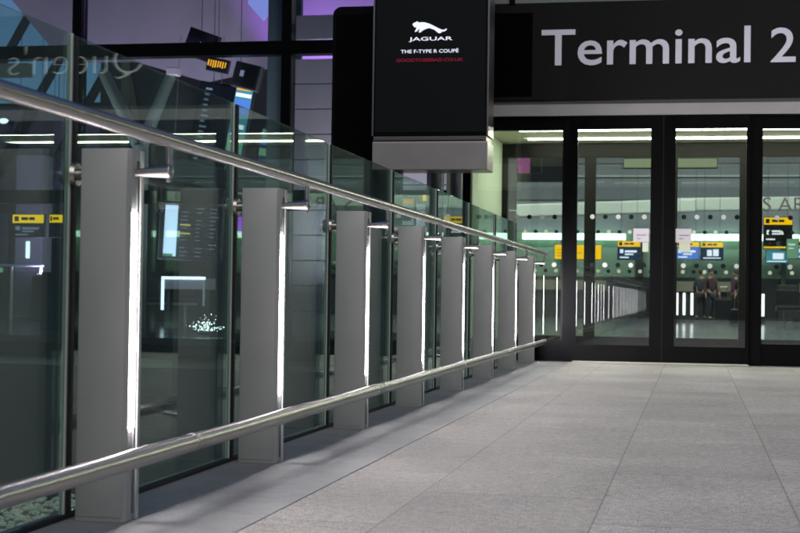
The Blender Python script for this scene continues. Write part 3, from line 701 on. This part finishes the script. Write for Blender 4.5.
for s in (-.35, .35): MB().cyl((s, .17, 2.6), (s, .17, 4.3), .03, seg=12).build('hanging_pole', m_black, t)
MB().box(-.6, .6, .1, 1.4, 4.3, 4.42).build('bracket_beam', m_black, t)
m_lw = emis('logo_white', (.80, .84, 1), 1.0); m_lr = emis('logo_red', (.5, .02, .06), .40)
# the leaping cat, nose at left
cat = [(6, 64), (1, 70), (6, 79), (18, 86), (30, 88), (34, 95), (42, 90), (52, 84), (70, 87), (98, 84), (128, 75), (158, 61), (186, 46), (212, 33), (234, 25), (250, 27), (262, 35), (266, 28), (254, 16), (236, 11), (224, 14), (226, 6), (212, 0), (200, 2), (206, 9), (204, 18), (188, 23), (172, 26), (150, 37), (130, 41), (112, 37), (96, 33), (84, 34), (78, 22), (66, 11), (52, 8), (50, 13), (60, 20), (64, 32), (58, 38), (46, 30), (36, 18), (22, 13), (19, 19), (30, 27), (38, 41), (48, 50), (40, 55), (30, 54), (24, 49), (14, 50), (16, 57)]
q = MB(); q.prism([((x-131)*.00115-.012, 1.17+(z)*.00115+.02) for x, z in cat], -.0105, -.0065)
bmesh.ops.triangulate(q.b, faces=[f for f in q.b.faces if len(f.verts) > 4])
q.build('cat_emblem', m_lw, t)
put_text('brand_lettering', 'JAGUAR', -.192, -.0075, 1.118, .1, m_lw, t, fit=(.385, .042), offset=.001, extrude=.001)
put_text('slogan_lettering', 'THE F-TYPE R COUPÉ', -.262, -.0075, 1.020, .1, m_lw, t, fit=(.51, .038), offset=.0008, extrude=.001)
put_text('web_lettering', 'GOODTOBEBAD.CO.UK', -.30, -.0075, .945, .1, m_lr, t, fit=(.59, .028), offset=.0008, extrude=.001)
# back-lit signs behind the columns
t = sign('small_sign', 'small white notice with orange top behind the fourth post', 'sign', -2.91, -2.77, 14.5, [(1.51, 1.565, 'header', emis('backlit_orange', (1, .35, .02), .7)), (1.30, 1.51, 'white_panel', emis('dim_white_panel', (.7, .72, .7), .42), [(.2, .8, .2, .5), (.15, .85, .6, .68)], m_ink)], rods=False)
MB().cyl((0, .04, -5.7), (0, .04, -.25), .02, seg=8).build('stand', m_dark, t)
t = sign('small_sign', 'tiny square yellow sign left of the steel columns', 'sign', -2.68, -2.60, 14.5, [(1.54, 1.605, 'yellow_panel', m_yellow)], rods=False)
MB().cyl((0, .04, -5.75), (0, .04, -.06), .02, seg=8).build('stand', m_dark, t)

# ------------------------------------------------------------------ people
def skin(name, verts, edges, m, parent, root=0, sub=2):
    me = bpy.data.meshes.new(name); me.from_pydata([v[:3] for v in verts], edges, [])
    o = bpy.data.objects.new(name, me); COL.objects.link(o)
    md = o.modifiers.new('skin', 'SKIN'); o.modifiers.new('sub', 'SUBSURF').levels = sub
    sv = me.skin_vertices[0].data if me.skin_vertices else None
    if sv is None:
        bm = bmesh.new(); bm.from_mesh(me); bm.verts.layers.skin.verify(); bm.to_mesh(me); bm.free(); sv = me.skin_vertices[0].data
    for i, v in enumerate(verts):
        r_ = v[3]; sv[i].radius = (r_, r_) if not isinstance(r_, tuple) else r_
        sv[i].use_root = (i == root)
    bpy.context.view_layer.update()
    me2 = bpy.data.meshes.new_from_object(o.evaluated_get(bpy.context.evaluated_depsgraph_get()))
    bpy.data.objects.remove(o); me2.materials.clear()
    return link(name, me2, m, parent, True)
m_skin = M('skin', (.45, .28, .2), .5)
def person(label, loc, rz, top, legs, hair, s=1.0, arm=.25):
    t = thing('person', label, 'person', loc, 'travellers on the concourse'); t.rotation_euler = (0, 0, rz); t.scale = (s, s, s)
    V_ = [(0, 0, .95, .13), (0, 0, 1.15, .12), (0, -.01, 1.36, .14), (0, 0, 1.48, .06), (0, -.01, 1.56, .055), (0, -.02, 1.66, (.085, .10)), (0, -.01, 1.74, .06)]
    E_ = [(i, i+1) for i in range(6)]
    def add(lst, root_):
        prev = root_
        for v in lst: V_.append(v); E_.append((prev, len(V_)-1)); prev = len(V_)-1
        return prev
    hands = []
    for sg in (-1, 1):
        st = .14 if sg > 0 else -.12
        add([(sg*.09, 0, .90, .095), (sg*.10, st*.4-.03, .50, .062), (sg*.10, st+.04, .10, .045), (sg*.10, st-.08, .04, .04), (sg*.10, st-.15, .03, .03)], 0)
        h = add([(sg*.17, 0, 1.42, .06), (sg*.24, .03, 1.15, .045), (sg*.25, -.14 if sg > 0 else -.05, .92, .035), (sg*.25, -.17 if sg > 0 else -.06, .84, .03)], 2)
        hx, hy, hz, _ = V_[h]
        for f_, (dx, dy, l) in enumerate(((-.5, -.9, .05), (-.6, -.3, .08), (-.2, 0, .09), (.2, .3, .08), (.6, .6, .065))):
            add([(hx+dx*.025, hy+dy*.03, hz-l*.5, .009), (hx+dx*.028, hy+dy*.03-.01, hz-l, .008)], h)
    skin('body', V_, E_, m_skin, t)
    T = [(0, 0, .93, .155), (0, 0, 1.15, .145), (0, -.01, 1.36, .16), (0, 0, 1.46, .075)]; TE = [(0, 1), (1, 2), (2, 3)]
    for sg in (-1, 1):
        n = len(T); T += [(sg*.17, 0, 1.42, .075), (sg*.24, .03, 1.15, .062), (sg*.25, -.12 if sg > 0 else -.04, .94, .048)]; TE += [(2, n), (n, n+1), (n+1, n+2)]
    skin('jacket', T, TE, top, t)
    T = [(0, 0, .95, .15)]; TE = []
    for sg in (-1, 1):
        st = .14 if sg > 0 else -.12
        n = len(T); T += [(sg*.09, 0, .88, .11), (sg*.10, st*.4-.03, .50, .078), (sg*.10, st+.03, .12, .06)]; TE += [(0, n), (n, n+1), (n+1, n+2)]
    skin('trousers', T, TE, legs, t)
    for sg in (-1, 1):
        st = .14 if sg > 0 else -.12
        MB().sphere((sg*.10, st-.055, .05), .1, 2, (.48, 1.25, .5)).build('shoe', m_gasket, t, True)
    h = MB(); h.sphere((0, .015, 1.71), .105, 3, (.88, 1, .95)); hd = h.build('hair', hair, t, True)
    f_ = MB(); f_.cyl((0, -.11, 1.655), (0, -.14, 1.635), .012, .016, 10); f_.build('nose', m_skin, t, True)
    f_ = MB(); [f_.sphere((sg*.033, -.108, 1.675), .010, 1) for sg in (-1, 1)]; f_.build('eyes', m_ink, t)
    f_ = MB(); f_.box(-.025, .025, -.112, -.104, 1.60, 1.607); f_.build('mouth', M('lips', (.3, .1, .1), .5), t)
    f_ = MB(); [f_.sphere((sg*.088, 0, 1.66), .022, 1, (.4, .8, 1.2)) for sg in (-1, 1)]; f_.build('ears', m_skin, t, True)
    return t
m_hair = M('dark_hair', (.02, .015, .012), .6)
person('traveller in a dull red jacket walking beside a black suitcase', (.45, 43, 0), R(35), M('red_jacket', (.06, .022, .025), .8), M('dark_jeans', (.03, .035, .05), .8), m_hair, .82)
person('traveller in a purple coat standing nearest the right door frame', (1.12, 42.5, 0), R(-60), M('purple_coat', (.07, .025, .055), .8), M('black_trousers', (.02, .02, .025), .8), m_hair, .80)
person('traveller in dark grey clothes at the left of the group', (.18, 43.5, 0), R(160), M('grey_coat', (.03, .03, .04), .8), M('black_trousers', (.02, .02, .025), .8), M('brown_hair', (.06, .035, .02), .6), .82)
for x, y, lab, s in ((.80, 42, 'black wheeled suitcase standing between two travellers', 1), (1.0, 36.5, 'small dark suitcase on the floor near the lone bollard', .6)):
    t = thing('suitcase', lab, 'suitcase', (x, y, 0)); t.scale = (s, s, s)
    MB().box(-.24, .24, -.13, .13, .05, .62, .04).build('shell', M('black_case', (.015, .015, .017), .4), t)
    for a in (-.18, .18):
        for b_ in (-.09, .09): MB().cyl((a-.012, b_, .03), (a+.012, b_, .03), .03, seg=12).build('wheel', m_gasket, t)
    MB().tube([(-.1, .1, .6), (-.1, .1, .95), (.1, .1, .95), (.1, .1, .6)], .01, 8).build('pull_handle', m_steel2, t)
